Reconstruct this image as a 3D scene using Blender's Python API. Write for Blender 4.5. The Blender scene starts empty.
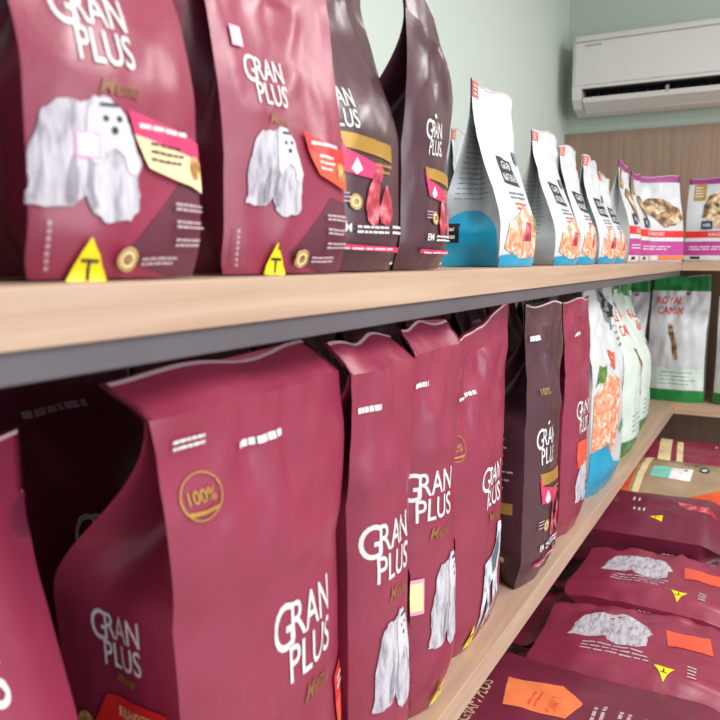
import bpy, bmesh, math, random
from mathutils import Vector, Matrix, noise
S = bpy.context.scene
COL = S.collection
PI = math.pi

# ------------------------------------------------------------------ materials
MATS = {}
def srgb(h):
    h = h.lstrip('#')
    out = []
    for i in (0, 2, 4):
        c = int(h[i:i+2], 16)/255
        out.append(c/12.92 if c <= .04045 else ((c+.055)/1.055)**2.4)
    return out + [1]
def new_mat(name):
    m = bpy.data.materials.new(name); m.use_nodes = True
    nt = m.node_tree
    return m, nt, nt.nodes['Principled BSDF']
def film(name, col, rough=.36, col2=None, metal=0, bump=.25, scale=38, coat=0.0, nscale=9, spec=.5):
    """printed plastic film: slight colour drift and fine crumpling"""
    if name in MATS: return MATS[name]
    m, nt, b = new_mat(name)
    b.inputs['Roughness'].default_value = rough
    b.inputs['Metallic'].default_value = metal
    b.inputs['Coat Weight'].default_value = coat
    b.inputs['Coat Roughness'].default_value = .25
    b.inputs['Specular IOR Level'].default_value = spec
    tc = nt.nodes.new('ShaderNodeTexCoord')
    n = nt.nodes.new('ShaderNodeTexNoise'); n.inputs['Scale'].default_value = nscale; n.inputs['Detail'].default_value = 4
    nt.links.new(tc.outputs['Object'], n.inputs['Vector'])
    r = nt.nodes.new('ShaderNodeValToRGB')
    r.color_ramp.elements[0].position = .35; r.color_ramp.elements[1].position = .65
    c = srgb(col)
    r.color_ramp.elements[0].color = c
    r.color_ramp.elements[1].color = srgb(col2) if col2 else [min(1, x*1.12) for x in c[:3]] + [1]
    nt.links.new(n.outputs['Fac'], r.inputs['Fac']); nt.links.new(r.outputs['Color'], b.inputs['Base Color'])
    if bump:
        n2 = nt.nodes.new('ShaderNodeTexNoise'); n2.inputs['Scale'].default_value = scale; n2.inputs['Detail'].default_value = 3
        nt.links.new(tc.outputs['Object'], n2.inputs['Vector'])
        bp = nt.nodes.new('ShaderNodeBump'); bp.inputs['Strength'].default_value = bump; bp.inputs['Distance'].default_value = .004
        nt.links.new(n2.outputs['Fac'], bp.inputs['Height']); nt.links.new(bp.outputs['Normal'], b.inputs['Normal'])
    MATS[name] = m
    return m
def mottled(name, cols, scale=60, rough=.5, detail=3, stretch=(1, 1, 1), distort=0):
    if name in MATS: return MATS[name]
    m, nt, b = new_mat(name)
    b.inputs['Roughness'].default_value = rough
    tc = nt.nodes.new('ShaderNodeTexCoord'); mp = nt.nodes.new('ShaderNodeMapping')
    mp.inputs['Scale'].default_value = stretch
    n = nt.nodes.new('ShaderNodeTexNoise'); n.inputs['Scale'].default_value = scale; n.inputs['Detail'].default_value = detail
    n.inputs['Distortion'].default_value = distort
    nt.links.new(tc.outputs['Object'], mp.inputs['Vector']); nt.links.new(mp.outputs['Vector'], n.inputs['Vector'])
    r = nt.nodes.new('ShaderNodeValToRGB')
    k = len(cols)
    while len(r.color_ramp.elements) < k: r.color_ramp.elements.new(.5)
    for i, c in enumerate(cols):
        r.color_ramp.elements[i].position = .34 + .32*i/(k-1); r.color_ramp.elements[i].color = srgb(c)
    nt.links.new(n.outputs['Fac'], r.inputs['Fac']); nt.links.new(r.outputs['Color'], b.inputs['Base Color'])
    MATS[name] = m
    return m
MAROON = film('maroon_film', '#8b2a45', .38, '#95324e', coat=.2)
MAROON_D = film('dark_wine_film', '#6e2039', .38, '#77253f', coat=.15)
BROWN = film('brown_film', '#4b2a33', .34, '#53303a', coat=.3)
SWOOSH = film('brown_swoosh_print', '#5e2a3a', .4, bump=0)
WHITEF = film('white_film', '#c6c8cc', .42, '#d2d4d7', coat=.1)
SILVER = film('silver_grey_film', '#a9b0b5', .38, '#b7bdc1', metal=.25)
MINTF = film('pale_mint_film', '#c9d9cf', .4, '#dbe6de')
GREENF = film('green_film', '#0f7a34', .32, '#159042', coat=.3)
CLEAR = film('orange_film', '#d8451c', .28, '#ef6a38', coat=.4, bump=.5)
KRAFT = film('beige_film', '#a38a70', .35, '#b79d80', coat=.3)
BLUE = film('blue_print', '#1c93bd', .3, '#2aa6cc', bump=0)
NAVY = film('navy_print', '#1d3157', .45, bump=0)
WHITE = film('white_print', '#dcdbdb', .45, '#e4e3e3', bump=0)
GREYT = film('pale_grey_print', '#b9a3ab', .5, bump=0)
GREYL = film('grey_line_print', '#6f767c', .5, bump=0)
GOLD = film('gold_print', '#b58a3c', .35, '#c29a4c', bump=0, metal=.3)
GOLDM = film('dull_gold_print', '#8f5a3a', .4, bump=0)
YELLOW = film('yellow_print', '#f2d90a', .45, bump=0)
BLACK = film('black_print', '#17161b', .45, bump=0)
CREAM = film('cream_print', '#ead9a6', .45, bump=0)
PINK = film('pink_print', '#d0386a', .4, bump=0)
RED = film('red_print', '#d92a2c', .4, bump=0)
CORAL = film('coral_print', '#e0573f', .4, bump=0)
MAGENTA = film('magenta_print', '#b83a92', .4, '#c04799', bump=0)
PURPLE = film('purple_seal_film', '#93317c', .4, bump=0)
GREENP = film('green_print', '#2f8f55', .4, bump=0)
ORANGE = film('orange_paper', '#ec7743', .6, '#f0834f', bump=0)
MINTS = film('mint_sticker', '#7fd0bf', .5, bump=0)
LIP = film('pale_cut_edge_film', '#c9a9b2', .4, bump=0)
STICK = film('white_sticker', '#f3edf2', .5, bump=0)
PINKL = film('pink_sticker_edge', '#ea9cc0', .5, bump=0)
PRAWN = mottled('salmon_food_print', ['#f6ede6', '#efb694', '#d97a55', '#f4d9c6'], 32, .4, 3, distort=.6)
MEAT = mottled('meat_print', ['#8e2334', '#b8404e', '#d9808a'], 55, .4, 3)
KIBBLE = mottled('kibble_print', ['#7b4a22', '#c08a4a', '#e7c98f'], 90, .4)
LEAF = mottled('leaf_print', ['#3c6b2c', '#7fa155'], 50, .45)
FUR = mottled('white_fur_print', ['#938c98', '#bdb8c2', '#cfcbd3'], 70, .6, 5, (2.2, 1, .5), .4)
FURD = mottled('shaded_fur_print', ['#7f7785', '#a39daa'], 70, .6, 5, (2.2, 1, .5))
FURB = mottled('brown_fur_print', ['#3f2a20', '#8a6240', '#c9a67c'], 45, .6, 4)
FURT = mottled('tan_fur_print', ['#8e6b45', '#cbb08b', '#e6d6bd'], 50, .6, 4)
GREYH = mottled('grey_fur_print', ['#7d8791', '#c3ccd2', '#dfe6ea'], 45, .6, 4)

def wood(name, c1, c2, axis, rough=.45):
    m, nt, b = new_mat(name)
    b.inputs['Roughness'].default_value = rough
    tc = nt.nodes.new('ShaderNodeTexCoord'); mp = nt.nodes.new('ShaderNodeMapping')
    s = [34, 34, 34]; s[axis] = 1.3; mp.inputs['Scale'].default_value = s
    n = nt.nodes.new('ShaderNodeTexNoise'); n.inputs['Scale'].default_value = 1.6; n.inputs['Detail'].default_value = 6; n.inputs['Distortion'].default_value = .8
    nt.links.new(tc.outputs['Object'], mp.inputs['Vector']); nt.links.new(mp.outputs['Vector'], n.inputs['Vector'])
    r = nt.nodes.new('ShaderNodeValToRGB')
    r.color_ramp.elements[0].position = .3; r.color_ramp.elements[1].position = .72
    r.color_ramp.elements[0].color = srgb(c1); r.color_ramp.elements[1].color = srgb(c2)
    nt.links.new(n.outputs['Fac'], r.inputs['Fac']); nt.links.new(r.outputs['Color'], b.inputs['Base Color'])
    bp = nt.nodes.new('ShaderNodeBump'); bp.inputs['Strength'].default_value = .08; bp.inputs['Distance'].default_value = .002
    nt.links.new(n.outputs['Fac'], bp.inputs['Height']); nt.links.new(bp.outputs['Normal'], b.inputs['Normal'])
    return m
WOODY = wood('light_oak_along_side', '#b2927c', '#c4a892', 1)
WOODX = wood('light_oak_along_back', '#b8967a', '#cdae93', 0)
WOODP = wood('oak_wall_panel', '#8e7564', '#a28875', 2)
PINE = wood('pallet_pine', '#8b6b48', '#b08f66', 0, .8)
STEEL = film('dark_grey_steel', '#5c565c', .42, bump=.02)
def paint(name, c):
    m, nt, b = new_mat(name)
    b.inputs['Base Color'].default_value = srgb(c); b.inputs['Roughness'].default_value = .75
    tc = nt.nodes.new('ShaderNodeTexCoord')
    n = nt.nodes.new('ShaderNodeTexNoise'); n.inputs['Scale'].default_value = 120; n.inputs['Detail'].default_value = 4
    nt.links.new(tc.outputs['Object'], n.inputs['Vector'])
    bp = nt.nodes.new('ShaderNodeBump'); bp.inputs['Strength'].default_value = .08; bp.inputs['Distance'].default_value = .002
    nt.links.new(n.outputs['Fac'], bp.inputs['Height']); nt.links.new(bp.outputs['Normal'], b.inputs['Normal'])
    return m
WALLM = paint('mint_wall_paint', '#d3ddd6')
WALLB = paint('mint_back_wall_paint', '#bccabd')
CEILM = paint('white_ceiling_paint', '#e8e8e4')
FLOORM = paint('beige_floor', '#b8afa4')
ACW = film('ac_white_plastic', '#d2cfcd', .35, '#d6d3d1', bump=0)
ACD = film('ac_dark_recess', '#15131a', .6, bump=0)
ACG = film('ac_grey_plastic', '#8f8d90', .4, bump=0)

# ------------------------------------------------------------------ helpers
def link_mesh(name, bm, mats, parent=None):
    me = bpy.data.meshes.new(name)
    bm.normal_update(); bm.to_mesh(me); bm.free()
    if not isinstance(mats, (list, tuple)): mats = [mats]
    for m in mats: me.materials.append(m)
    o = bpy.data.objects.new(name, me); COL.objects.link(o)
    if parent: o.parent = parent
    return o
def box(bm, x0, x1, y0, y1, z0, z1, mi=0, bev=0):
    vs = [bm.verts.new(p) for p in ((x0,y0,z0),(x1,y0,z0),(x1,y1,z0),(x0,y1,z0),(x0,y0,z1),(x1,y0,z1),(x1,y1,z1),(x0,y1,z1))]
    fs = [bm.faces.new([vs[i] for i in q]) for q in ((0,3,2,1),(4,5,6,7),(0,1,5,4),(1,2,6,5),(2,3,7,6),(3,0,4,7))]
    for f in fs: f.material_index = mi
    if bev:
        es = {e for f in fs for e in f.edges}
        r = bmesh.ops.bevel(bm, geom=list(es), offset=bev, segments=2, affect='EDGES', profile=.5)
        for f in r['faces']: f.material_index = mi
def struct(name, dims, mat):
    bm = bmesh.new(); box(bm, *dims)
    o = link_mesh(name, bm, mat); o['kind'] = 'structure'
    return o
def tag(o, label, cat, group=None):
    o['label'] = label; o['category'] = cat
    if group: o['group'] = group
    return o
def empty(name, loc, rot=(0, 0, 0)):
    o = bpy.data.objects.new(name, None); COL.objects.link(o)
    o.location = loc; o.rotation_euler = rot; o.empty_display_size = .05
    return o

_TXT = {}
def text_tris(s, bold=.0, shear=0.0):
    k = (s, bold, shear)
    if k not in _TXT:
        cu = bpy.data.curves.new('t', 'FONT'); cu.body = s; cu.size = 1; cu.offset = bold; cu.resolution_u = 4; cu.shear = shear
        cu.align_x = 'CENTER'; cu.align_y = 'CENTER'; cu.fill_mode = 'FRONT'
        o = bpy.data.objects.new('t', cu); COL.objects.link(o)
        bpy.context.view_layer.update()
        me = bpy.data.meshes.new_from_object(o)
        vs = [(v.co.x, v.co.y) for v in me.vertices]; fs = [tuple(p.vertices) for p in me.polygons]
        xs = [v[0] for v in vs]; ys = [v[1] for v in vs]
        cx, cy = (min(xs)+max(xs))/2, (min(ys)+max(ys))/2
        hh = max(ys)-min(ys)
        vs = [((x-cx)/hh, (y-cy)/hh) for x, y in vs]     # unit height
        bpy.data.objects.remove(o); bpy.data.meshes.remove(me); bpy.data.curves.remove(cu)
        _TXT[k] = (vs, fs)
    return _TXT[k]

def sstep(a, b, x):
    t = max(0, min(1, (x-a)/(b-a))); return t*t*(3-2*t)

# ------------------------------------------------------------------ the bag
NU, NS, NV = 26, 8, 40
class Bag:
    """pillow bag with side gussets, pinched to a flat crimped seal at the top.
    local x = width, -y = front, z = height.  surface address: u in [-1,1] front,
    1..3 right gusset, -1..-3 left gusset, 3..5 back;  v in [0,1] height."""
    def __init__(s, W, H, D, fill=.55, seal=.9, bul=.28, lean=0, curl=0, skew=0, amp=.004, seed=0, notch=0, fold=.9, topw=1.0, wave=.006, pinch=0, base=.84, fwd=0, flap=0):
        s.__dict__.update(W=W, H=H, D=D, fill=fill, seal=seal, bul=bul, lean=lean, curl=curl, skew=skew, amp=amp, seed=seed, notch=notch, fold=fold, topw=topw, wave=wave, pinch=pinch, base=base, fwd=fwd, flap=flap)
        s.us = [-3+2*i/NS for i in range(NS)] + [-1+2*i/NU for i in range(NU)] + [1+2*i/NS for i in range(NS)] + [3+2*i/NU for i in range(NU+1)]
        s.vs = [j/NV for j in range(NV+1)]
        s.P = [[s.f(u, v) for v in s.vs] for u in s.us]
    def f(s, u, v):
        W, H, D = s.W, s.H, s.D
        pr = s.base + (1-s.base)*sstep(0, .12, v)
        pr *= 1 - sstep(s.fill, s.seal, v)**.85*.985
        wv = W/2*(1 - .04*math.sin(PI*min(1, v/.9))*pr - s.pinch*math.exp(-((v-.75)/.12)**2))
        wv *= 1 + (s.topw-1)*sstep(.5, 1, v)
        e = D/2*.8*pr + .0007
        r = 1 - .05*(1-sstep(0, .04, v))
        bulge = D/2*pr*s.bul
        sd = s.seed*7.31
        if u <= 1 and u >= -1 or u > 3:
            back = u > 3
            t = (4-u) if back else u
            x = t*wv
            y = e + bulge*(1-abs(t)**2.4)
            q = Vector((t*W*9+sd, v*H*9, sd+(5 if back else 0)))
            n = noise.noise(q) + .5*noise.noise(q*2.3)
            q2 = Vector(((t*W+.6*v*H)*7+sd, (v*H-.5*t*W)*15, sd*1.7+(3 if back else 0)))
            rid = 1-abs(noise.noise(q2))*2.4
            rid = max(0, rid)**2*.8
            edge = .35+.65*(1-t*t)
            a = s.amp*(.5+1.2*sstep(.55, .85, v))*(1-.75*sstep(s.seal-.03, s.seal+.02, v))
            y += edge*a*(n*1.5 + rid*1.1)
            y += .0016*math.exp(-((v-s.seal+.012)/.011)**2)*(1-t**8) - .0012*math.exp(-((v-s.seal-.018)/.010)**2)*(1-t**8)
            y = y if back else -y
        else:
            sg = 1 if u > 0 else -1
            k = abs(u)-2
            y = e*k if True else 0
            fo = D/2*(s.fold*math.sqrt(max(0, 1-pr*pr))*(1-sstep(s.seal-.05, s.seal+.01, v)) + .10)*(1-abs(k))
            fo = min(fo, wv*.75)
            fo -= .03*D*pr*(1-k*k)
            q = Vector((k*2+sd, v*H*12, sd+sg*4))
            x = sg*(wv - fo) - sg*s.amp*.7*noise.noise(q)*(1-k*k)
        x *= r; y *= r
        y -= s.fwd*D/2*(.8+s.bul*.6)*sstep(s.fill-.02, s.seal, v)**.85
        # bend of the loose head
        h = max(0, v-.72)
        wob = noise.noise(Vector((x*8/max(W, .1)*.2, sd, 1.3)))
        y += s.lean*v*H + s.curl*h*h*H*6 + s.wave*h*4*math.sin(x/W*5+sd)
        x += s.skew*v**3*H
        k = max(0, v-s.seal)*H; y += s.flap*k
        z = v*H - .35*s.flap*k + s.notch*h*3*x + .004*sstep(.9, 1, v)*math.sin(x/W*9+sd*2) + .0*wob
        return Vector((x, y, z))
    def at(s, u, v, off=0):
        v = max(0, min(.9999, v)); u = max(-2.999, min(2.999, u))
        # column index
        if u < -1: i = (u+3)/2*NS
        elif u < 1: i = NS + (u+1)/2*NU
        else: i = NS+NU + (u-1)/2*NS
        j = v*NV
        i0 = int(i); j0 = int(j); a = i-i0; b = j-j0
        P = s.P
        p00, p10, p01, p11 = P[i0][j0], P[i0+1][j0], P[i0][j0+1], P[i0+1][j0+1]
        p = p00*(1-a)*(1-b)+p10*a*(1-b)+p01*(1-a)*b+p11*a*b
        if off:
            n = (p10+p11-p00-p01).cross(p01+p11-p00-p10)
            if n.length > 1e-12: p = p + n.normalized()*off
        return p
    # unit lengths
    def du(s, u): return 2/s.W if abs(u) <= 1.02 else 2/s.D

class Print:
    """flat artwork in (u,v), laid on the bag's surface"""
    def __init__(s, bag):
        s.b = bag; s.items = []        # (verts2d, faces, material, layer)
        s.layer = 1
    def add(s, vs, fs, mat):
        s.items.append((vs, fs, mat, s.layer)); s.layer += 1
        return s
    def poly(s, pts, mat):
        return s.add(list(pts), [tuple(range(len(pts)))], mat)
    def rect(s, u0, v0, u1, v1, mat): return s.poly([(u0, v0), (u1, v0), (u1, v1), (u0, v1)], mat)
    def shape(s, cu, cv, w, h, pts, mat, n=0):
        """outline in a unit square, scaled to w x h metres, centred at cu,cv"""
        k = s.b.du(cu)
        return s.poly([(cu+(x-.5)*w*k, cv+(y-.5)*h/s.b.H) for x, y in pts], mat)
    def disc(s, cu, cv, r, mat, n=18, r2=None):
        k = s.b.du(cu); ry = (r2 or r)/s.b.H
        return s.poly([(cu+math.cos(a)*r*k, cv+math.sin(a)*ry) for a in [2*PI*i/n for i in range(n)]], mat)
    def ring(s, cu, cv, r, t, mat, n=20, r2=None):
        k = s.b.du(cu); vs = []; r2 = r2 or r
        for i in range(n):
            a = 2*PI*i/n
            vs += [(cu+math.cos(a)*r*k, cv+math.sin(a)*r2/s.b.H), (cu+math.cos(a)*(r-t)*k, cv+math.sin(a)*(r2-t)/s.b.H)]
        fs = [(2*i, (2*i+2) % (2*n), (2*i+3) % (2*n), 2*i+1) for i in range(n)]
        return s.add(vs, fs, mat)
    def text(s, t, cu, cv, h, mat, rot=0, sx=1.0, bold=.0, shear=0.0):
        vs, fs = text_tris(t, bold, shear); k = s.b.du(cu); c, sn = math.cos(rot), math.sin(rot)
        out = []
        for x, y in vs:
            x *= h*sx; y *= h
            out.append((cu+(x*c-y*sn)*k, cv+(x*sn+y*c)/s.b.H))
        return s.add(out, fs, mat)
    def lines(s, u0, v0, u1, v1, n, mat, fill=.45, seed=1, rag=.25):
        """a block of small print too small to read"""
        rnd = random.Random(seed); vs = []; fs = []
        dv = (v1-v0)/n
        for i in range(n):
            a = u0; e = u1-(u1-u0)*rag*rnd.random(); y0 = v1-dv*(i+.5)-dv*fill/2
            while a < e:
                w = (u1-u0)*rnd.uniform(.08, .22); b = min(e, a+w)
                k = len(vs); vs += [(a, y0), (b, y0), (b, y0+dv*fill), (a, y0+dv*fill)]; fs.append((k, k+1, k+2, k+3))
                a = b+(u1-u0)*.03
        return s.add(vs, fs, mat)
    def build(s, bm, matlist):
        b = s.b
        for vs, fs, mat, layer in s.items:
            t = bmesh.new()
            bv = [t.verts.new((x, y, 0)) for x, y in vs]
            for f in fs:
                try: t.faces.new([bv[i] for i in f])
                except ValueError: pass
            us = [v[0] for v in vs]; ws = [v[1] for v in vs]
            lo, hi, l2, h2 = min(us), max(us), min(ws), max(ws)
            cuts = [(u, 0) for u in b.us if lo < u < hi and u < 2.99] + [(v, 1) for v in b.vs if l2 < v < h2]
            for c, ax in cuts:
                bmesh.ops.bisect_plane(t, geom=t.verts[:]+t.edges[:]+t.faces[:], plane_co=(c, 0, 0) if ax == 0 else (0, c, 0), plane_no=(1, 0, 0) if ax == 0 else (0, 1, 0), dist=1e-6)
            bmesh.ops.triangulate(t, faces=t.faces[:])
            if mat not in matlist: matlist.append(mat)
            mi = matlist.index(mat)
            mp = {v: bm.verts.new(b.at(v.co.x, v.co.y, .0004+.00022*layer)) for v in t.verts}
            for f in t.faces:
                n = f.normal.z
                q = [mp[v] for v in f.verts]
                try:
                    g = bm.faces.new(q if n > 0 else q[::-1]); g.material_index = mi; g.smooth = True
                except ValueError: pass
            t.free()

BAGS = []
def make_bag(name, bag, loc, rot, label, group, body, gusset, seal, prints=None, gprints=None, sticker=None, stub=False, sealprints=None, category='pet food bag', body_v=None):
    root = empty(name, loc, rot)
    tag(root, label, category, group)
    P = bag.P; nu = len(bag.us)-1
    jv = int(round(bag.seal*NV))
    def grid(bm, i0, i1, j0, j1, mi=0, vm=None):
        vm = {} if vm is None else vm
        def V(i, j):
            if (i % nu, j) not in vm: vm[(i % nu, j)] = bm.verts.new(P[i % nu][j])
            return vm[(i % nu, j)]
        for i in range(i0, i1):
            for j in range(j0, j1):
                try:
                    f = bm.faces.new((V(i, j), V(i+1, j), V(i+1, j+1), V(i, j+1))); f.smooth = True; f.material_index = mi
                except ValueError: pass
        return V
    # pouch: front and back panels with the artwork, closed base
    bm = bmesh.new(); ml = [body]; vm = {}
    grid(bm, NS, NS+NU, 0, jv, 0, vm); grid(bm, 2*NS+NU, nu, 0, jv, 0, vm)
    base = [bm.verts.new(P[i][0]) for i in range(nu)]
    bm.faces.new(base[::-1])
    pr = Print(bag)
    if prints: prints(pr)
    pr.build(bm, ml)
    link_mesh('pouch', bm, ml, root)
    # side gussets
    for side, (a, b_) in enumerate(((0, NS), (NS+NU, 2*NS+NU))):
        bm = bmesh.new(); ml = [gusset]
        grid(bm, a, b_, 0, jv)
        if gprints and side == 0:
            g = Print(bag); gprints(g); g.build(bm, ml)
        link_mesh('side_gusset', bm, ml, root)
    # crimped head seal
    bm = bmesh.new(); ml = [seal]
    grid(bm, 0, nu, jv, NV)
    top = [bm.verts.new(P[i][NV]) for i in range(nu)]
    bm.faces.new(top)
    g = Print(bag); g.rect(-.97, .993, .97, .9995, LIP)
    if sealprints: sealprints(g)
    g.build(bm, ml)
    link_mesh('top_seal', bm, ml, root)
    if sticker:
        su, sv, sw, sh, rim, face = sticker
        bm = bmesh.new(); ml = [rim]
        st = Print(bag); st.layer = 9
        k = bag.du(su)/2; hh = sh/2/bag.H
        st.rect(su-sw*k, sv-hh, su+sw*k, sv+hh, rim)
        st.rect(su-sw*k*.82, sv-hh*.8, su+sw*k*.82, sv+hh*.8, face)
        st.build(bm, ml)
        link_mesh('price_sticker', bm, ml, root)
    BAGS.append(root)
    return root

# ------------------------------------------------------------------ artwork
random.seed(5)
def jag(pts, a=.012, sub=3, seed=2):
    rnd = random.Random(seed); out = []
    for i, p in enumerate(pts):
        q = pts[(i+1) % len(pts)]
        for k in range(sub):
            t = k/sub
            out.append((p[0]+(q[0]-p[0])*t+rnd.uniform(-a, a)*(k > 0), p[1]+(q[1]-p[1])*t+rnd.uniform(-a, a)*(k > 0)))
    return out
MALT = [(0, .13), (.04, .25), (.04, .5), (.14, .82), (.26, .94), (.42, .94), (.5, .95), (.56, 1), (.70, 1.0), (.84, .88), (.92, .7), (1, .5), (.94, .38), (.95, .12), (.86, .03), (.62, 0), (.5, .08), (.45, .22), (.34, .12), (.14, .11)]
HEAD = [(.50, .9), (.56, .99), (.70, .99), (.82, .88), (.90, .7), (.97, .5), (.93, .40), (.84, .42), (.80, .55), (.72, .60), (.62, .55), (.56, .45), (.50, .5), (.48, .7)]
def dog(p, cu, cv, w, h, seed=1):
    p.shape(cu, cv, w, h, jag(MALT, .012, 4, seed), FUR)
    p.shape(cu, cv, w, h, jag([(.5, .1), (.46, .3), (.48, .52), (.53, .5), (.52, .3), (.56, .12)], .01, 3, seed), FURD)
    p.shape(cu, cv, w, h, jag([(.30, .14), (.32, .4), (.38, .55), (.40, .4), (.38, .16)], .01, 3, seed+1), FURD)
    p.shape(cu, cv, w, h, jag(HEAD, .01, 3, seed+2), film('head_fur_print', '#cbc7cf', .6, bump=0))
    k = p.b.du(cu)
    for (x, y, r) in ((.645, .83, .026), (.765, .84, .026), (.715, .745, .032)):
        p.disc(cu+(x-.5)*w*k, cv+(y-.5)*h/p.b.H, r*w, BLACK, 10)
    p.shape(cu, cv, w, h, [(.6, .925), (.76, .93), (.76, .955), (.6, .95)], BLACK)
GREY = [(.05, .0), (.10, .02), (.18, .3), (.24, .42), (.30, .02), (.37, .02), (.38, .42), (.60, .45), (.62, .02), (.69, .02), (.72, .45), (.80, .02), (.87, .02), (.86, .55), (.92, .72), (1., .80), (1, .88), (.88, .98), (.78, .98), (.70, .80), (.5, .70), (.2, .66), (.10, .5), (.02, .3)]
def hound(p, cu, cv, w, h):
    p.shape(cu, cv, w, h, GREY, GREYH)
    p.shape(cu, cv, w, h, [(.5, .69), (.7, .78), (.8, .9), (.82, .7), (.72, .55), (.55, .5)], film('charcoal_coat_print', '#55606a', .5, bump=0))
def logo(p, cu, cv, h, mat=None, gold=True, slant=.0, sx=.66):
    mat = mat or WHITE
    k = h*sx/.66*p.b.du(cu)
    p.text('G', cu-k*.90, cv+h*.50/p.b.H, h*1.25, mat, slant, sx, .006)
    p.text('RAN', cu+k*.28, cv+h*.56/p.b.H, h, mat, slant, sx, .008)
    p.text('PLUS', cu+k*.22, cv-h*.56/p.b.H, h, mat, slant, sx, .008)
    if gold: p.text('Menu', cu+h*.5*p.b.du(cu), cv-h*1.65/p.b.H, h*.5, GOLDM, slant, .9, .008, .4)
def tri(p, cu, cv, w):
    p.shape(cu, cv, w, w*.95, [(0, 0), (1, 0), (.5, 1)], YELLOW)
    p.text('T', cu, cv-w*.14/p.b.H, w*.42, BLACK, 0, 1, .02)
def badge(p, cu, cv, r):
    p.disc(cu, cv, r, CREAM); p.ring(cu, cv, r*.92, r*.2, GOLD); p.disc(cu, cv, r*.45, FURB)
def hundred(p, cu, cv, r):
    p.text('100%', cu, cv, r*.55, GOLD, 0, .85, .01)
    p.ring(cu, cv+0, r, r*.07, GOLD, 24, r)
    k = p.b.du(cu)
    p.shape(cu, cv-r*.62/p.b.H, r*1.5, r*.22, [(0, .3), (.5, 0), (1, .3), (1, 1), (.5, .7), (0, 1)], GOLD)

def menu_small(lab, seed, du=0, dv=0, dog_at=(-.50, .22, .084, .084), logo_at=(-.30, .465, .0235), smooth=True, lab_at=(-.12, .32), tri_u=-.52, bad_u=-.12):
    def f(p):
        W, H = p.b.W, p.b.H
        p.poly([(1, .0), (1, .19), (.62, .20), (.2, .12), (-.1, .05), (.0, .03), (.5, 0.0)], SWOOSH)
        logo(p, logo_at[0], logo_at[1], logo_at[2])
        dog(p, dog_at[0], dog_at[1], dog_at[2], dog_at[3], seed)
        a, b = lab_at
        c1, c2 = lab
        p.poly([(a, b), (.93, b-.035), (.95, b-.075), (a+.06, b-.045)], c1)
        p.poly([(a+.06, b-.045), (.95, b-.075), (.97, b-.14), (a+.22, b-.105)], c2)
        p.lines(a+.12, b-.035, .8, b-.018, 1, WHITE, .5, seed)
        p.lines(a+.25, b-.095, .68, b-.05, 3, SWOOSH if c2 == CREAM else WHITE, .4, seed+1)
        p.disc(.82, b-.09, .009, KIBBLE)
        for k in range(3):
            p.lines(.45, .135-k*.035, .95, .155-k*.035, 2, GREYT, .5, seed+k+3, .3)
        tri(p, tri_u, .037, .034); badge(p, bad_u, .042, .0085)
        p.lines(bad_u+.16, .03, bad_u+.62, .05, 2, GREYT, .5, seed+9)
        p.lines(-.88, .02, -.85, .11, 7, GREYT, .6, seed+4, 0)
    return f
def brown_art(u0=-.6, big=1.0, seed=1, a_=None, lh=.021, lv=.50):
    def f(p):
        u0_ = u0; A = u0-.25 if a_ is None else a_
        logo(p, u0_, lv, lh, gold=False, sx=.62)
        p.disc(u0_-.02, lv+.085, .003*big, WHITE, 8)
        a = A
        p.poly([(a, .405), (a+1.2, .385), (a+1.25, .335), (a+.1, .36)], GOLD)
        p.poly([(a, .395), (a+.12, .355), (a+.95, .31), (a+.85, .27), (a+.1, .29)], PINK)
        p.poly([(a+.2, .30), (a+.3, .335), (a+.42, .30), (a+.3, .285)], WHITE)
        p.lines(a+.7, .29, a+1.25, .33, 2, GOLD, .4, seed)
        # leg-of-meat pictures
        p.shape(a+.72, .215, .036*big, .055*big, [(.1, .1), (.0, .35), (.15, .7), (.4, 1), (.62, .95), (.6, .6), (.72, .3), (.6, .05), (.35, 0)], MEAT)
        p.shape(a+1.02, .20, .030*big, .045*big, [(.1, .1), (.0, .4), (.25, .8), (.5, 1), (.85, .6), (1, .3), (.7, 0)], MEAT)
        badge(p, a+.28, .205, .008*big); p.lines(a-.0, .20, a+.2, .235, 3, GREYT, .4, seed+2)
        p.text('EM', a+.12, .13, .0085*big, WHITE, 0, .9, .02)
        p.lines(a+.3, .112, a+1.1, .14, 2, WHITE, .5, seed+3, .1); p.lines(a+1.2, .112, a+1.62, .145, 2, WHITE, .5, seed+5, .1)
        p.poly([(a-.1, .085), (a+1.7, .075), (a+1.7, .06), (a-.1, .07)], PINK)
        p.lines(a, .064, a+1.5, .08, 1, WHITE, .35, seed+6)
        p.lines(.35, .02, .5, .035, 1, WHITE, .6, seed+7, 0)
    return f
def brown_gusset(seed=1):
    def f(p):
        p.lines(-2.7, .35, -1.3, .55, 7, GREYT, .25, seed)
        p.rect(-2.7, .27, -1.3, .31, GOLD); p.lines(-2.7, .12, -1.5, .24, 6, GREYT, .25, seed+1)
        p.disc(-1.6, .10, .007, CREAM)
    return f
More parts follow.
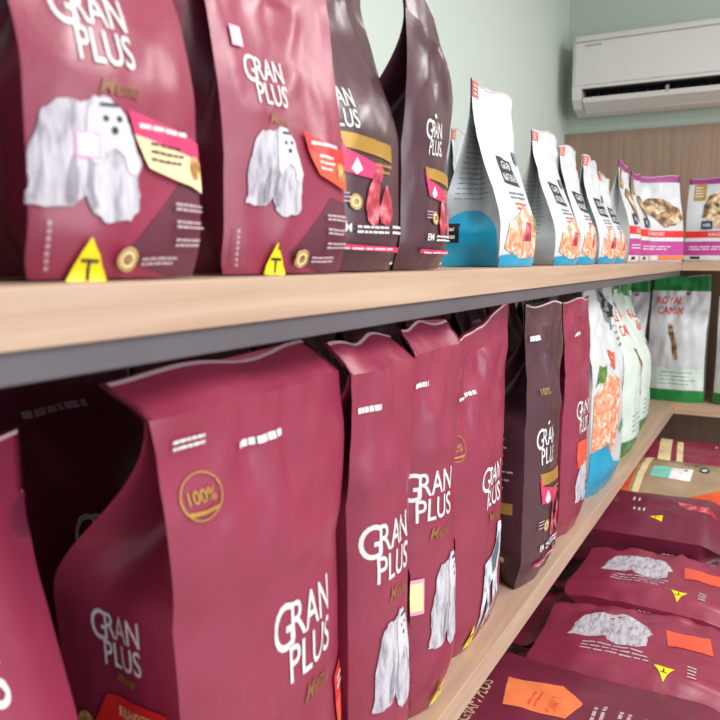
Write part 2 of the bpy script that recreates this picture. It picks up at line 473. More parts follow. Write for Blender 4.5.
def guabi_art(u=-.25, seed=1, lab_v=.53, s=1.0):
    def f(p):
        k = p.b.du(0)
        p.shape(u, lab_v, .072*s, .052*s, [(0, .08), (1, 0), (1, .92), (0, 1)], BLACK)
        p.text('GUABI', u, lab_v+.011*s/p.b.H, .014*s, WHITE, 0, .9, .012)
        p.text('NATURAL', u, lab_v-.011*s/p.b.H, .014*s, WHITE, 0, .74, .012)
        p.lines(u-.3, lab_v-.16, u+.5, lab_v-.11, 2, GREYL, .4, seed)
        p.lines(u-.2, lab_v-.22, u+.5, lab_v-.17, 2, CORAL, .45, seed+2)
        p.poly([(-.9, .10), (-.75, .24), (-.3, .30), (.0, .34), (.45, .30), (.85, .22), (.9, .08), (.3, .05), (-.4, .045)], PRAWN)
        p.poly([(-.35, .14), (-.1, .25), (.2, .24), (.1, .14)], MEAT)
        p.poly([(.4, .22), (.55, .29), (.75, .27), (.6, .2)], LEAF)
        p.poly([(-1, .0), (1, 0), (1, .035), (.2, .055), (-.3, .04), (-.6, .07), (-1, .06)], BLUE)
        p.poly([(.55, .6), (.8, .59), (.8, .66), (.55, .67)], GREYL)
    return f
def guabi_seal(p):
    p.rect(-.99, p.b.seal+.01, -.62, .985, CORAL)
    p.lines(-.92, p.b.seal+.02, -.7, .975, 3, WHITE, .4, 3)
def silver_gusset(p):
    p.lines(-2.75, .22, -1.25, .66, 15, GREYL, .16, 5)
def guabi_gusset(p):
    p.lines(-2.75, .36, -1.25, .72, 13, GREYL, .16, 4)
    # rounded blue foot of the side print
    pts = [(-2.98, 0), (-1.02, 0), (-1.1, .14)] + [(-2.04+.94*math.cos(a), .16+.15*math.sin(a)) for a in [PI*i/12 for i in range(0, 13)]]
    p.poly(pts, BLUE)
    p.rect(-2.95, .13, -2.35, .235, BLACK); p.lines(-2.9, .14, -2.4, .225, 2, WHITE, .45, 2)
def hills_art(seed=1, face=True, s=1.0, lat=0):
    def f(p):
        p.rect(-1, .28, 1, .36, RED); p.text('SCIENCE DIET', .0, .32, .013*s, WHITE, 0, .7, .012)
        p.rect(-1, .24, 1, .28, WHITE)
        p.rect(-1, .075, 1, .235, MAGENTA); p.lines(-.85, .13, .75, .19, 2, WHITE, .4, seed)
        p.rect(-1, .02, .1, .07, WHITE); p.rect(.1, .02, 1, .07, ORANGE); p.rect(-.8, .03, -.5, .06, BLACK)
        p.rect(-.82, .73, -.45, .93, GOLD); p.lines(-.78, .76, -.5, .9, 4, WHITE, .35, seed)
        if face:
            cu, cv = -.02, .62
            w = .13*s
            p.shape(cu, cv, w, w*1.25, jag([(.1, .55), (.0, .3), (.12, .25), (.2, .1), (.5, 0), (.8, .05), (.98, .25), (1, .6), (.85, .9), (.55, 1), (.25, .92)], .02, 3, seed), FURT)
            p.shape(cu, cv, w, w*1.25, jag([(.02, .6), (-.02, .3), (.12, .28), (.22, .55), (.3, .9), (.15, .85)], .02, 3, seed), FURB)
            for x, y, r in ((.42, .60, .05), (.75, .62, .05), (.58, .38, .08)):
                p.disc(cu+(x-.5)*w*p.b.du(0), cv+(y-.5)*w*1.25/p.b.H, r*w, BLACK, 10)
        else:
            p.poly(jag([(-.5, .66), (-.1, .74), (.4, .72), (.9, .62), (.98, .5), (.7, .42), (.3, .40), (.1, .47), (-.2, .55)], .015, 3, seed), FURB)
            p.poly(jag([(-.25, .62), (.1, .68), (.4, .6), (.1, .55)], .015, 3, seed+1), FURT)
            p.poly(jag([(.5, .5), (.8, .56), (.9, .46), (.6, .44)], .015, 3, seed+1), FURT)
        p.shape(-.35, .43, .045*s, .034*s, [(0, 0), (1, 0), (1, 1), (0, 1)], NAVY)
        p.text("Hill's", -.35, .43, .015*s, WHITE, 0, .8, .015)
    return f

RX = PI/2          # rotation that turns the front of a bag towards the room (+x)
def on_shelf(name, yc, W, xf, zb, H, D, label, group, body, gusset, seal, yaw=0, **kw):
    bk = {k: kw.pop(k) for k in list(kw) if k in ('flap', 'fwd', 'fill','bul','lean','curl','skew','amp','seed','notch','fold','topw','wave','pinch','base')}
    sv = kw.pop('sealv', .9)
    b = Bag(W, H, D, seal=sv, **bk)
    xc = xf - D/2*(.8+b.bul)
    return make_bag(name, b, (xc, yc, zb+.0015), (0, 0, RX+yaw), label, group, body, gusset, seal, **kw)

ZU, ZL = 1.434, .811

# ------------------------------------------------------------------ room
struct('wall_left', (-.74, -.64, -1.2, 4.14, 0, 2.95), WALLM)
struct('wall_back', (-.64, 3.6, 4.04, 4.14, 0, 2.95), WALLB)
struct('floor', (-.74, 3.6, -1.2, 4.14, -.1, 0), FLOORM)
struct('ceiling', (-.74, 3.6, -1.2, 4.14, 2.95, 3.05), CEILM)
bm = bmesh.new(); box(bm, -.64, 1.9, 4.015, 4.04, 0, 2.075, 0, .001)
tag(link_mesh('wall_panel', bm, WOODP), 'oak veneer backing panel on the back wall below the air conditioner', 'wall panel')

def board(name, dims, mat, label, group):
    bm = bmesh.new(); box(bm, *dims, 0, .0012)
    return tag(link_mesh(name, bm, mat), label, 'shelf', group)
board('shelf_board', (-.64, 0, -.5, 4.015, ZU-.037, ZU), WOODY, 'long oak shelf board along the left wall, the upper one carrying small bags', 'oak shelf boards')
board('shelf_board', (-.64, 0, -.5, 4.015, ZL-.043, ZL), WOODY, 'long oak shelf board along the left wall, the lower one carrying large bags', 'oak shelf boards')
board('shelf_board', (.0005, 1.9, 3.56, 4.015, ZU-.037, ZU), WOODX, 'upper oak shelf board on the back wall under the air conditioner', 'oak shelf boards')
board('shelf_board', (.0005, 1.9, 3.56, 4.015, ZL-.043, ZL), WOODX, 'lower oak shelf board on the back wall, above the pile of lying bags', 'oak shelf boards')
bm = bmesh.new(); box(bm, -.034, -.004, -.5, 3.555, ZU-.0575, ZU-.0372, 0, .0015)
tag(link_mesh('support_rail', bm, STEEL), 'dark grey steel rail under the front edge of the upper shelf', 'rail')

# ------------------------------------------------------------------ air conditioner
ac = empty('air_conditioner', (-.555, 4.035, 2.140))
tag(ac, 'white split air conditioner mounted on the back wall above the oak panel', 'air conditioner')
def extr(bm, prof, x0, x1, mi=0):
    a = [bm.verts.new((x0, y, z)) for y, z in prof]; b = [bm.verts.new((x1, y, z)) for y, z in prof]
    n = len(prof)
    for i in range(n):
        f = bm.faces.new((a[i], a[(i+1) % n], b[(i+1) % n], b[i])); f.material_index = mi
    bm.faces.new(a[::-1]).material_index = mi; bm.faces.new(b).material_index = mi
    bmesh.ops.recalc_face_normals(bm, faces=bm.faces[:])
L = .98
full = [(0, .01), (-.10, 0), (-.19, .022), (-.232, .06), (-.238, .10), (-.238, .30), (-.230, .335), (-.205, .358), (-.16, .368), (0, .372)]
notch = [(0, .01), (-.10, 0), (-.13, .012), (-.14, .05), (-.14, .105), (-.236, .108), (-.238, .12), (-.238, .30), (-.230, .335), (-.205, .358), (-.16, .368), (0, .372)]
bm = bmesh.new(); extr(bm, full, 0, .045); extr(bm, notch, .045, L-.045); extr(bm, full, L-.045, L)
link_mesh('casing', bm, ACW, ac)
bm = bmesh.new(); extr(bm, [(-.239, .122), (-.243, .125), (-.2435, .312), (-.239, .318)], .012, L-.012)
link_mesh('front_panel', bm, ACW, ac)
bm = bmesh.new(); extr(bm, [(-.2405, .321), (-.2435, .323), (-.235, .345), (-.231, .343)], .012, L-.012)
link_mesh('top_trim', bm, ACW, ac)
bm = bmesh.new(); extr(bm, [(-.1405, .03), (-.1425, .03), (-.1425, .104), (-.1405, .104)], .047, L-.047); box(bm, .047, L-.047, -.228, -.144, .1015, .1045)
for k in range(20): box(bm, .07+k*.044, .073+k*.044, -.185, -.143, .055, .100)
link_mesh('air_outlet', bm, ACD, ac)
bm = bmesh.new(); extr(bm, [(-.165, .012), (-.225, .045), (-.233, .066), (-.229, .068), (-.220, .050), (-.163, .018)], .05, L-.05)
lv = link_mesh('louver', bm, ACW, ac)
bm = bmesh.new()
box(bm, .42, .434, -.232, -.219, .060, .088)
link_mesh('louver_clip', bm, ACG, lv)
bm = bmesh.new()
for k in range(7): box(bm, .055+k*.011, .063+k*.011, -.2445, -.2434, .296, .304)
link_mesh('maker_mark', bm, ACG, ac)
#BAGS#

# ------------------------------------------------------------------ upper shelf, left wall
GU = 'small bags on the upper shelf'
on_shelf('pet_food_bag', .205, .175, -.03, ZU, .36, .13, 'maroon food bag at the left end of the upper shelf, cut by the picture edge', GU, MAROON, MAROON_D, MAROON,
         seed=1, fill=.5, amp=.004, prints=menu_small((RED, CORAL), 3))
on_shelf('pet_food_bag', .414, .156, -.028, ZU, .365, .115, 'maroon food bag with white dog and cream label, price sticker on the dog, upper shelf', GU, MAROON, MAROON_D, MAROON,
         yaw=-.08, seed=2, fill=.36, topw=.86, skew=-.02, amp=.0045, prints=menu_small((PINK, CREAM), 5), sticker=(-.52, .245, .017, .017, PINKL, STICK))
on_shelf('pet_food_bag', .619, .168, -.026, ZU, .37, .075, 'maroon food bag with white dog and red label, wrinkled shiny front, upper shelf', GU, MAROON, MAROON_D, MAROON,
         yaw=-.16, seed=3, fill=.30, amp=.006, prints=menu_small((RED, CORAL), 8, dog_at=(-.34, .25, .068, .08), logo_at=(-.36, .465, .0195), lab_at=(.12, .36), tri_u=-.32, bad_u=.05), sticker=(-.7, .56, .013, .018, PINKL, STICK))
on_shelf('pet_food_bag', .783, .150, -.022, ZU, .365, .13, 'brown meat-picture food bag pressed against the red-label maroon bag, upper shelf', GU, BROWN, BROWN, BROWN,
         seed=4, fill=.40, prints=brown_art(-.93, 1.05, 4, -1.0, .020, .475), gprints=brown_gusset(4))
on_shelf('pet_food_bag', .9365, .148, -.022, ZU, .32, .13, 'brown meat-picture food bag with bent-back head, last brown one on the upper shelf', GU, BROWN, BROWN, BROWN,
         seed=5, fill=.50, fwd=1.0, curl=.06, notch=-.6, prints=brown_art(-.15, 1.0, 5, -.45, .020, .52), gprints=brown_gusset(5))
# rear row of maroon bags
GR = 'maroon bags in the rear row of the upper shelf'
for i, (y, lab) in enumerate(((.33, 'dark maroon bag in the rear row of the upper shelf, at the far left'),
                              (.555, 'dark maroon bag in the rear row, seen behind the cream-label bag'),
                              (.762, 'dark maroon bag in the rear row with orange-red label, between the two dog bags'))):
    def rp(p, i=i):
        logo(p, .1, .62, .026, film('faint_print', '#c9a3a6', .5, bump=0), gold=False)
        p.poly([(-.5, .50), (.9, .52), (.95, .40), (-.4, .42)], CORAL); p.disc(-.55, .5, .014, WHITE)
        p.lines(-.6, .27, .8, .36, 4, GREYT, .3, i); p.rect(-.6, .235, .7, .255, GOLD); p.lines(-.6, .08, .8, .21, 6, GREYT, .3, i+4)
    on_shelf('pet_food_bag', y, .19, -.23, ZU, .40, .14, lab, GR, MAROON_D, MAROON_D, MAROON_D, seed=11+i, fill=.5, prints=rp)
on_shelf('pet_food_bag', 1.0, .19, -.25, ZU, .20, .12, 'low dark brown bag in the rear row behind the last brown bags', GR, BROWN, BROWN, BROWN, seed=15, fill=.4, prints=brown_art(0, .6, 15))

GW = 'white bags with black nameplates on the upper shelf'
WB = dict(fill=.20, bul=.26, fold=.75, base=.95)
def white_bag(yc, W, xf, H, D, lab, seed, yaw=0, group=GW, art=None, **kw):
    q = dict(WB); q.update(kw)
    return on_shelf('pet_food_bag', yc, W, xf, ZU, H, D, lab, group, WHITEF, SILVER, WHITEF, yaw=yaw, seed=seed, amp=.0055,
                    prints=art or guabi_art(-.15, seed), gprints=guabi_gusset if seed == 21 else silver_gusset, sealprints=guabi_seal, **q)
white_bag(1.375, .205, -.03, .318, .14, 'tall white bag with black nameplate and blue foot, nearest white bag on the upper shelf', 21)
white_bag(1.735, .205, -.03, .292, .14, 'white bag with black nameplate, second of the white row from the brown bags', 22, topw=.85)
white_bag(1.955, .17, -.035, .285, .13, 'narrow white bag squeezed between the second and fourth white bags', 23)
white_bag(2.175, .20, -.03, .282, .13, 'white bag with pale salmon print, fourth of the white row', 24)
white_bag(2.40, .19, -.04, .262, .13, 'short white bag just before the purple-topped bags', 25)
white_bag(1.82, .17, -.27, .325, .12, 'white bag with red head strip in the rear row, behind the tall white bag', 26)
white_bag(1.55, .18, -.27, .20, .12, 'low white bag in the rear row touching the brown bag in the picture', 27)
white_bag(2.10, .17, -.27, .30, .12, 'white bag in the rear row behind the fourth white bag', 28)
def purple_seal(p):
    pass
GP = 'white bags with purple heads on the upper shelf'
def hill(yc, W, xf, H, D, lab, seed, yaw=0, face=False, loc=None, group=GP, **kw):
    q = dict(fill=.30, bul=.22, fold=.7, base=.95); q.update(kw)
    fn = on_shelf
    b = Bag(W, H, D, seal=.93, seed=seed, amp=.003, **q)
    xc = xf - D/2*(.8+b.bul)
    return make_bag('pet_food_bag', b, loc or (xc, yc, ZU+.0015), (0, 0, RX+yaw), lab, group, WHITEF, WHITEF, PURPLE, prints=hills_art(seed, face))
hill(2.66, .20, -.04, .325, .12, 'purple-topped white bag standing right after the white row', 31)
hill(2.92, .20, -.045, .320, .12, 'purple-topped white bag between two others of its kind', 32)
hill(0, .26, 0, .345, .11, 'purple-topped white bag with brown dog picture, turned in the shelf corner', 33, yaw=-.95, loc=(-.11, 3.35, ZU+.0015), topw=.9)
hill(0, .27, 0, .36, .12, 'purple-topped white bag with tan dog face, alone on the back wall shelf', 34, yaw=-PI/2, face=True, loc=(.130, 3.69, ZU+.0015), fill=.4, topw=.96)

# ------------------------------------------------------------------ lower shelf, left wall
GL = 'large bags on the lower shelf'
def big_art(logo_at, dog_at=None, hund=None, prem=True, lab=None, seed=1, h=.035, triu=None, hnd=None):
    def f(p):
        logo(p, logo_at[0], logo_at[1], h, sx=.74)
        if hund: hundred(p, hund[0], hund[1], .021)
        if prem:
            p.lines(prem[0], prem[1], prem[0]+.45, prem[1]+.02, 1, WHITE, .6, seed, 0)
        if dog_at: dog(p, *dog_at, seed)
        if hnd: hound(p, *hnd)
        if lab:
            a, b = lab
            p.poly([(a, b), (1.1, b+.02), (1.1, b-.05), (a+.04, b-.06)], PINK if dog_at else RED)
            p.poly([(a+.04, b-.06), (1.1, b-.05), (1.1, b-.12), (a+.1, b-.13)], CREAM if dog_at else CORAL)
            p.lines(a+.1, b-.045, .98, b-.01, 2, WHITE, .45, seed+3)
            for k in range(3): p.lines(max(.2, a), b-.21-.06*k, 1.0, b-.18-.06*k, 2, GREYT, .5, seed+4+k)
        if triu is not None: tri(p, triu, .05, .04)
    return f
def a_gusset(p):
    logo(p, -1.95, .55, .024, gold=False, sx=.82); p.text('Menu', -1.85, .49, .010, GOLD, 0, .9, .01, .3)
    p.poly([(-2.75, .33), (-1.2, .32), (-1.2, .455), (-2.2, .455)], RED); p.text('FILHOTE', -1.75, .43, .010, CREAM, 0, .9, .01); p.lines(-2.1, .385, -1.5, .405, 1, WHITE, .5, 4, 0)
    p.disc(-2.6, .39, .012, KIBBLE); p.disc(-2.45, .35, .012, KIBBLE); p.disc(-1.35, .355, .013, KIBBLE)
    p.lines(-2.7, .08, -1.3, .29, 8, GREYT, .3, 6)
on_shelf('pet_food_bag', .262, .26, -.05, ZL, .50, .16, 'large maroon bag at the left end of the lower shelf, cut by the picture edge', GL, MAROON, MAROON_D, MAROON,
         seed=41, fill=.42, lean=.0, bul=.4, prints=big_art((.2, .7), lab=(.1, .40), prem=(0, .9), hund=None, seed=41))
def a_prints(p):
    big_art((.20, .485), None, (-.74, .80), (-.36, .845), (.70, .33), 42, .039)(p)
    p.lines(-.9, .875, -.66, .895, 2, WHITE, .5, 1, 0)
    dog(p, -.05, .17, .13, .13, 42)
on_shelf('pet_food_bag', .574, .268, -.01, ZL, .56, .175, 'big maroon bag with 100% seal and printed side, foremost on the lower shelf', GL, MAROON, MAROON, MAROON,
         seed=42, fill=.62, fwd=.95, flap=1.0, skew=-.055, topw=1.06, amp=.004, bul=.30, sealv=.93, prints=a_prints, gprints=a_gusset)
on_shelf('pet_food_bag', 0.790, .150, -.002, ZL, .555, .165, 'large maroon bag with white dog, right beside the bag with the 100% seal', GL, MAROON, MAROON, MAROON,
         seed=43, fill=.66, fwd=.95, flap=.8, skew=-.03, topw=1.1, amp=.004, bul=.36, sealv=.93, prints=big_art((-.22, .535), (-.1, .27, .085, .13), prem=(-.85, .84), lab=(.62, .42), seed=43, h=.034))
on_shelf('pet_food_bag', .953, .160, -.005, ZL, .558, .165, 'large maroon bag with white dog, last before the gap beside the pinched bag', GL, MAROON, MAROON, MAROON,
         seed=44, fill=.66, fwd=.95, flap=.6, skew=-.02, amp=.004, bul=.4, sealv=.93, prints=big_art((-.50, .575), (.02, .28, .10, .14), prem=(-.9, .84), lab=(.7, .40), seed=44, h=.032, triu=-.1), sticker=(-.82, .33, .02, .05, PINKL, CREAM))
on_shelf('pet_food_bag', 1.170, .255, -.02, ZL, .53, .16, 'maroon bag with standing grey hound picture and pinched neck, lower shelf', GL, MAROON, MAROON, MAROON,
         seed=45, fill=.52, fwd=.8, pinch=.006, amp=.007, bul=.30, sealv=.92, notch=.30, prints=lambda p: (big_art((.02, .50), None, (-.9, .66), (-.75, .80), None, 45, .034, -.45, hnd=(.08, .20, .10, .18))(p), p.poly([(-1.3, .4), (-.95, .42), (-.95, .3), (-1.3, .28)], CORAL)))
def e_prints(p):
    brown_art(-.35, 1.45, 46, -.6, .034, .50)(p)
    p.text('100%', -.55, .70, .012, GOLD, 0, .8, .01); p.lines(-.8, .87, -.5, .90, 1, WHITE, .6, 3, 0)
on_shelf('pet_food_bag', 1.485, .235, -.0, ZL, .55, .16, 'large brown meat-picture bag with printed side, lower shelf beside the hound bag', GL, BROWN, BROWN, BROWN,
         seed=46, fill=.60, fwd=.8, bul=.3, amp=.006, sealv=.93, prints=e_prints, gprints=brown_gusset(46))
def f_prints(p):
    logo(p, -.15, .50, .036, gold=False); p.poly([(-.5, .40), (.6, .38), (.6, .26), (-.4, .28)], CORAL); p.lines(-.5, .84, .1, .86, 1, WHITE, .6, 3, 0)
    p.shape(0, .2, .11, .10, MALT, FUR); p.lines(.5, .06, .95, .2, 5, GREYT, .4, 4)
on_shelf('pet_food_bag', 1.79, .24, -.005, ZL, .545, .16, 'maroon bag with small white price sticker between the brown bag and the white bag', GL, MAROON, MAROON, MAROON,
         seed=47, fill=.55, fwd=.8, bul=.3, amp=.006, sealv=.93, prints=f_prints, sticker=(.72, .45, .04, .034, STICK, STICK))
def g_prints(p):
    p.poly([(-.55, .995), (-.1, .99), (.45, .80), (.05, .76), (-.25, .88)], GREYL)
    p.poly([(-.3, .96), (0, .93), (.3, .82), (.05, .79)], BLACK)
    p.lines(.35, .66, .8, .78, 4, GREYL, .35, 5)
    p.rect(.45, .42, .72, .62, MAGENTA)
    p.poly(jag([(-.98, .22), (-.95, .48), (-.6, .58), (-.1, .52), (.1, .4), (-.05, .28), (-.2, .20), (-.6, .15)], .02, 3, 3), PRAWN)
    p.poly(jag([(-.95, .52), (-.8, .62), (-.5, .62), (-.7, .54)], .02, 3, 4), LEAF)
    p.poly(jag([(-.45, .60), (-.3, .68), (-.1, .66), (-.25, .58)], .02, 3, 4), CORAL)
    p.poly([(-1, .0), (.35, 0), (.2, .10), (-.3, .14), (-.5, .24), (-1, .22)], BLUE)
    p.text('NATURAL', .35, .27, .028, GREENP, 0, .7, .02)
on_shelf('pet_food_bag', 2.195, .40, .0, ZL, .575, .20, 'large white bag with seafood picture and blue foot on the lower shelf', GL, WHITEF, WHITEF, WHITEF,
         seed=48, fill=.52, fwd=.5, bul=.35, amp=.009, sealv=.93, prints=g_prints)
def royal(u=0, side=False, s=1.0):
    def f(p):
        p.text('ROYAL', u-.05, .80, .034*s, RED, .0, .75, .015); p.text('CANIN', u, .72, .034*s, RED, .0, .75, .015)
        p.shape(u+.55, .86, .022*s, .022*s, [(0, .2), (.2, 1), (.5, .5), (.8, 1), (1, .2), (.5, 0)], MAGENTA)
        p.poly([(u-.05, .62), (u+.12, .60), (u+.32, .46), (u+.38, .34), (u+.22, .33), (u+.12, .48), (u, .54)], FURB)
        p.rect(-.95, .10, .95, .27, MINTF); p.lines(-.5, .13, .8, .25, 4, GREENP, .2, 5)
        p.rect(-1, .0, 1, .095, GREENF); p.poly([(u-.15, .93), (u+.7, .9), (u+.5, 1), (u-.1, 1)], GREENP)
    return f
on_shelf('pet_food_bag', 2.60, .30, -.01, ZL, .56, .18, 'mint and white bag with green lettering beside the seafood bag, lower shelf', GL, MINTF, MINTF, GREENF,
         seed=49, fill=.5, bul=.35, amp=.007, sealv=.95, prints=royal(0))
on_shelf('pet_food_bag', 2.96, .30, -.03, ZL, .54, .18, 'pale mint bag nearest the shelf corner, lower shelf along the left wall', GL, MINTF, MINTF, GREENF,
         seed=50, fill=.5, bul=.35, amp=.007, sealv=.94, prints=royal(.1))
GB = 'green-topped bags on the lower back wall shelf'
def back_bag(xc, yc, W, H, D, lab, seed, yaw=0, art=None, **kw):
    b = Bag(W, H, D, seal=.88, seed=seed, amp=.009, fill=.5, bul=.34, **kw)
    return make_bag('pet_food_bag', b, (xc, yc, ZL+.0015), (0, 0, yaw), lab, GB, WHITEF, WHITEF, GREENF, prints=art or royal(0))
back_bag(-.012, 3.70, .245, .56, .16, 'white bag with red lettering and green head in the corner of the lower shelf', 51, 0.0, royal(-.3), lean=.05)
back_bag(.27, 3.70, .245, .54, .16, 'white bag with green head at the right picture edge, lower back shelf', 52, 0.0)
back_bag(-.27, 3.72, .25, .55, .16, 'green-topped bag at the wall end of the lower back shelf', 53, 0.0)

# rear row on the lower shelf (in shade)
GD = 'bags in the rear row of the lower shelf'
def dim(seed):
    def f(p):
        p.lines(-.4, .80, .35, .82, 1, GREYT, .7, seed, 0); logo(p, 0, .55, .034); p.poly([(-.5, .40), (.8, .38), (.8, .26), (-.4, .28)], RED)
    return f
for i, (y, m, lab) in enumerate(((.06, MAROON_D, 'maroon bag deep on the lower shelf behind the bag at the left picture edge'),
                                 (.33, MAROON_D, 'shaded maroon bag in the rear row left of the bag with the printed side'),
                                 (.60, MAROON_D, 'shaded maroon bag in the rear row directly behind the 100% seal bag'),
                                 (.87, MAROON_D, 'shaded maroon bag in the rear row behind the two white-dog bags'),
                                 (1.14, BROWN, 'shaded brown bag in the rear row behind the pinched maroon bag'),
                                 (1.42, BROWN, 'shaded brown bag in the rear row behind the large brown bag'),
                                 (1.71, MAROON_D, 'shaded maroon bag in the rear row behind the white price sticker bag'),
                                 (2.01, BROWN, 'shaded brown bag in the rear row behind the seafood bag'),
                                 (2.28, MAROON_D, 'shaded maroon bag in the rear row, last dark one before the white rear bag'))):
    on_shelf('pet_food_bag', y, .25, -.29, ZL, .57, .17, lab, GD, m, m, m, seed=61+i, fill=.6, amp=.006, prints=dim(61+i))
on_shelf('pet_food_bag', 2.62, .40, -.27, ZL, .57, .17, 'white bag with black strip in the rear row behind the mint bags', GD, WHITEF, WHITEF, WHITEF, seed=70, fill=.6, prints=lambda p: (p.rect(-.7, .85, .6, .93, BLACK), p.lines(-.6, .87, .5, .91, 1, WHITE, .5, 2, 0)))

# ------------------------------------------------------------------ pallet and the pile of lying bags
pal = empty('pallet', (.06, 2.35, 0))
tag(pal, 'wooden pallet on the floor under the pile of lying bags', 'pallet')
for k in range(7):
    bm = bmesh.new(); box(bm, -.40+k*.132, -.30+k*.132, -1.30, 1.6, .116, .136, 0, .002); link_mesh('deck_board', bm, PINE, pal)
for k in range(3):
    bm = bmesh.new(); box(bm, -.40, .592, -1.30+k*1.40, -1.20+k*1.40, 0, .1155, 0, .002); link_mesh('runner', bm, PINE, pal)

GPILE = 'bags lying in the pile under the lower shelf'
M_LIE = Matrix(((0, 0, -1), (1, 0, 0), (0, -1, 0)))      # front up, head towards the wall
def lying(x, y, zb, W, H, D, lab, seed, yaw=0, tilt=0, body=MAROON, seal=None, art=None, sticker=None, bul=.34, fill=.80, amp=.006, gus=None, roll=0, group=GPILE):
    """(x,y) = middle of the bag; zb = what it lies on"""
    b = Bag(W, H, D, fill=fill, seal=.93, bul=bul, amp=amp, seed=seed, base=.6)
    M = Matrix.Rotation(roll, 3, 'X') @ Matrix.Rotation(yaw, 3, 'Z') @ Matrix.Rotation(tilt, 3, 'Y') @ M_LIE
    off = M @ Vector((0, 0, H/2))
    e = M.to_euler()
    return make_bag('pet_food_bag', b, (x-off.x, y-off.y, zb+D/2*(.8+bul)+.004 - off.z), e, lab, group, body, gus or body, seal or body, prints=art, sticker=sticker)
def cream_dog(p, cu, cv, w, h, seed):
    p.shape(cu, cv, w, h, jag(MALT, .012, 3, seed), FUR)
def art5(p):
    p.text('GRAN PLUS', -.18, .745, .026, film('tan_print', '#c3a588', .5, bump=0), 0, .8, .012)
    p.poly([(-.12, .66), (.42, .70), (.50, .52), (.28, .44), (-.05, .47)], ORANGE)
    p.text('CARNE', .12, .52, .018, CORAL, 0, .8, .012); p.lines(.0, .56, .35, .60, 2, CORAL, .4, 2)
    for k in range(3): p.lines(-.3, .36-k*.075, .35, .41-k*.075, 2, GREYT, .45, 7+k)
    p.poly([(-.9, .5), (-.5, .54), (-.45, .40), (-.85, .38)], CREAM)
def art4(flip, seed):
    def f(p):
        cream_dog(p, -.25, .50, .19, .15, seed)
        for k in range(3): p.lines(-.5, .19+k*.04, .25, .215+k*.04, 1, GREYT, .6, seed+k)
        p.poly([(.32, .60), (.78, .64), (.83, .46), (.37, .42)], CORAL)
        w = .042; p.shape(.36, .12, w, w, [(0, 1), (1, 1), (.5, 0)], YELLOW); p.text('T', .36, .135, w*.4, BLACK, PI, 1, .02)
        p.lines(.58, .12, .68, .26, 4, GREYT, .5, seed+7)
        logo(p, .0, .855, .022, gold=False)
    return f
def art3(p):
    tri(p, -.45, .36, .04); p.poly([(.0, .05), (.25, .08), (.35, .27), (.1, .24)], MEAT)
    p.lines(-.25, .42, -.1, .5, 3, WHITE, .4, 2); p.lines(.2, .46, .4, .52, 2, WHITE, .4, 3); logo(p, 0, .70, .034)
def art_kraft(p):
    p.rect(-.98, .62, .98, .93, CLEAR)
    p.rect(-.25, .30, .30, .52, STICK); p.rect(-.25, .42, .30, .53, MINTS); p.disc(.2, .34, .007, BLACK, 8)
    for k in range(3):
        p.ring(.62 if k < 2 else .80, (.27, .33, .30)[k], .02, .003, BLACK, 16)
    p.ring(.35, .24, .03, .006, BLACK, 18, .018)
    p.disc(.35, .24, .02, WHITE, 12, .011)
    p.rect(-.98, .56, .98, .60, CREAM)
    p.poly([(-.98, .0), (-.1, .0), (-.5, .14), (-.75, .26), (-.98, .4)], CLEAR)
def art1(p):
    p.poly([(-.9, .62), (.8, .66), (.8, .58), (-.9, .54)], CREAM); p.poly([(-.9, .5), (.5, .54), (.5, .50), (-.9, .46)], CREAM)
    tri(p, .1, .20, .045); p.lines(.3, .24, .5, .30, 2, WHITE, .4, 2)
T0 = .141
ly = .149
for lay in range(2):
    for i, y in enumerate((1.32, 1.755, 2.19, 2.625, 3.06, 3.49)):
        nm = ('nearest the camera', 'second from the camera', 'third from the camera', 'fourth from the camera', 'fifth from the camera', 'farthest back')[i]
        lying(.06, y, T0+lay*ly, .41, .60, .118, 'plain maroon bag in the %s layer of the pile, %s' % (('bottom', 'middle')[lay], nm), 80+lay*10+i, amp=.002, art=lambda p: logo(p, 0, .6, .034))
T2 = T0+2*ly+.002
lying(.065, 1.33, T2+.014, .42, .60, .13, 'maroon lying bag with orange price label and tan lettering, nearest of the pile', 101, body=MAROON_D, art=art5)
lying(.135, 1.755, T2, .42, .40, .13, 'maroon lying bag with white dog and yellow triangle, behind the orange-label bag', 102, yaw=-PI/2+.05, art=art4(1, 3))
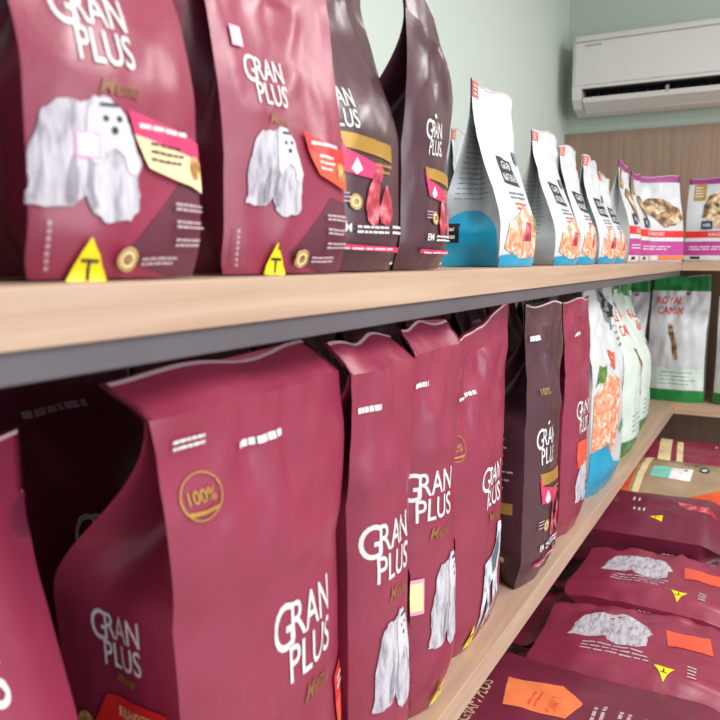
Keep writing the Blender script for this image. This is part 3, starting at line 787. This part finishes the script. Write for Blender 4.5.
lying(.13, 2.165, T2, .42, .385, .13, 'maroon lying bag with white dog, halfway back along the pile', 103, yaw=-PI/2-.03, art=art4(1, 6))
lying(.00, 2.565, T2+.034, .35, .56, .14, 'dark maroon lying bag with small meat picture, in front of the orange bag', 104, yaw=.03, body=MAROON_D, art=art3, bul=.4, roll=.12)
lying(.02, 2.955, T2+.047, .37, .60, .14, 'beige and orange lying bag with mint and white sticker on the pile', 105, yaw=-.03, body=KRAFT, seal=CLEAR, gus=CLEAR, art=art_kraft, bul=.42, roll=.18)
lying(.06, 3.36, T2+.045, .38, .60, .14, 'maroon lying bag with beige bands at the back of the pile', 106, body=MAROON, art=art1, bul=.42, roll=.15)

# ------------------------------------------------------------------ light
def area(name, loc, rot, sx, sy, e, col=(1, 1, 1)):
    d = bpy.data.lights.new(name, 'AREA'); d.shape = 'RECTANGLE'; d.size = sx; d.size_y = sy; d.energy = e; d.color = col
    o = bpy.data.objects.new(name, d); COL.objects.link(o); o.location = loc; o.rotation_euler = rot
    return o
area('ceiling_lamp', (1.5, .9, 2.9), (0, 0, 0), 1.2, .35, 48, (1, .98, .95))
area('ceiling_lamp', (1.5, 2.7, 2.9), (0, 0, 0), 1.2, .35, 35, (1, .98, .95))
area('shop_window_daylight', (3.3, .2, 1.6), (0, PI/2, 0), 2.0, 2.4, 66, (.95, .98, 1))
w = bpy.data.worlds.new('World'); S.world = w; w.use_nodes = True
w.node_tree.nodes['Background'].inputs[0].default_value = (.86, .93, 1, 1)
w.node_tree.nodes['Background'].inputs[1].default_value = .5

# ------------------------------------------------------------------ camera
cam = bpy.data.cameras.new('Camera'); co = bpy.data.objects.new('Camera', cam); COL.objects.link(co)
cam.lens = 38.0; cam.sensor_width = 36; cam.clip_start = .02
co.location = (.38, 0, 1.45); co.rotation_euler = (math.radians(90-7.64), 0, math.radians(28.88))
cam.dof.use_dof = True; cam.dof.focus_distance = 1.35; cam.dof.aperture_fstop = 7.5
S.camera = co
S.view_settings.view_transform = 'Standard'; S.view_settings.look = 'None'; S.view_settings.gamma = 1
S.view_settings.use_curve_mapping = False; S.view_settings.exposure = .07
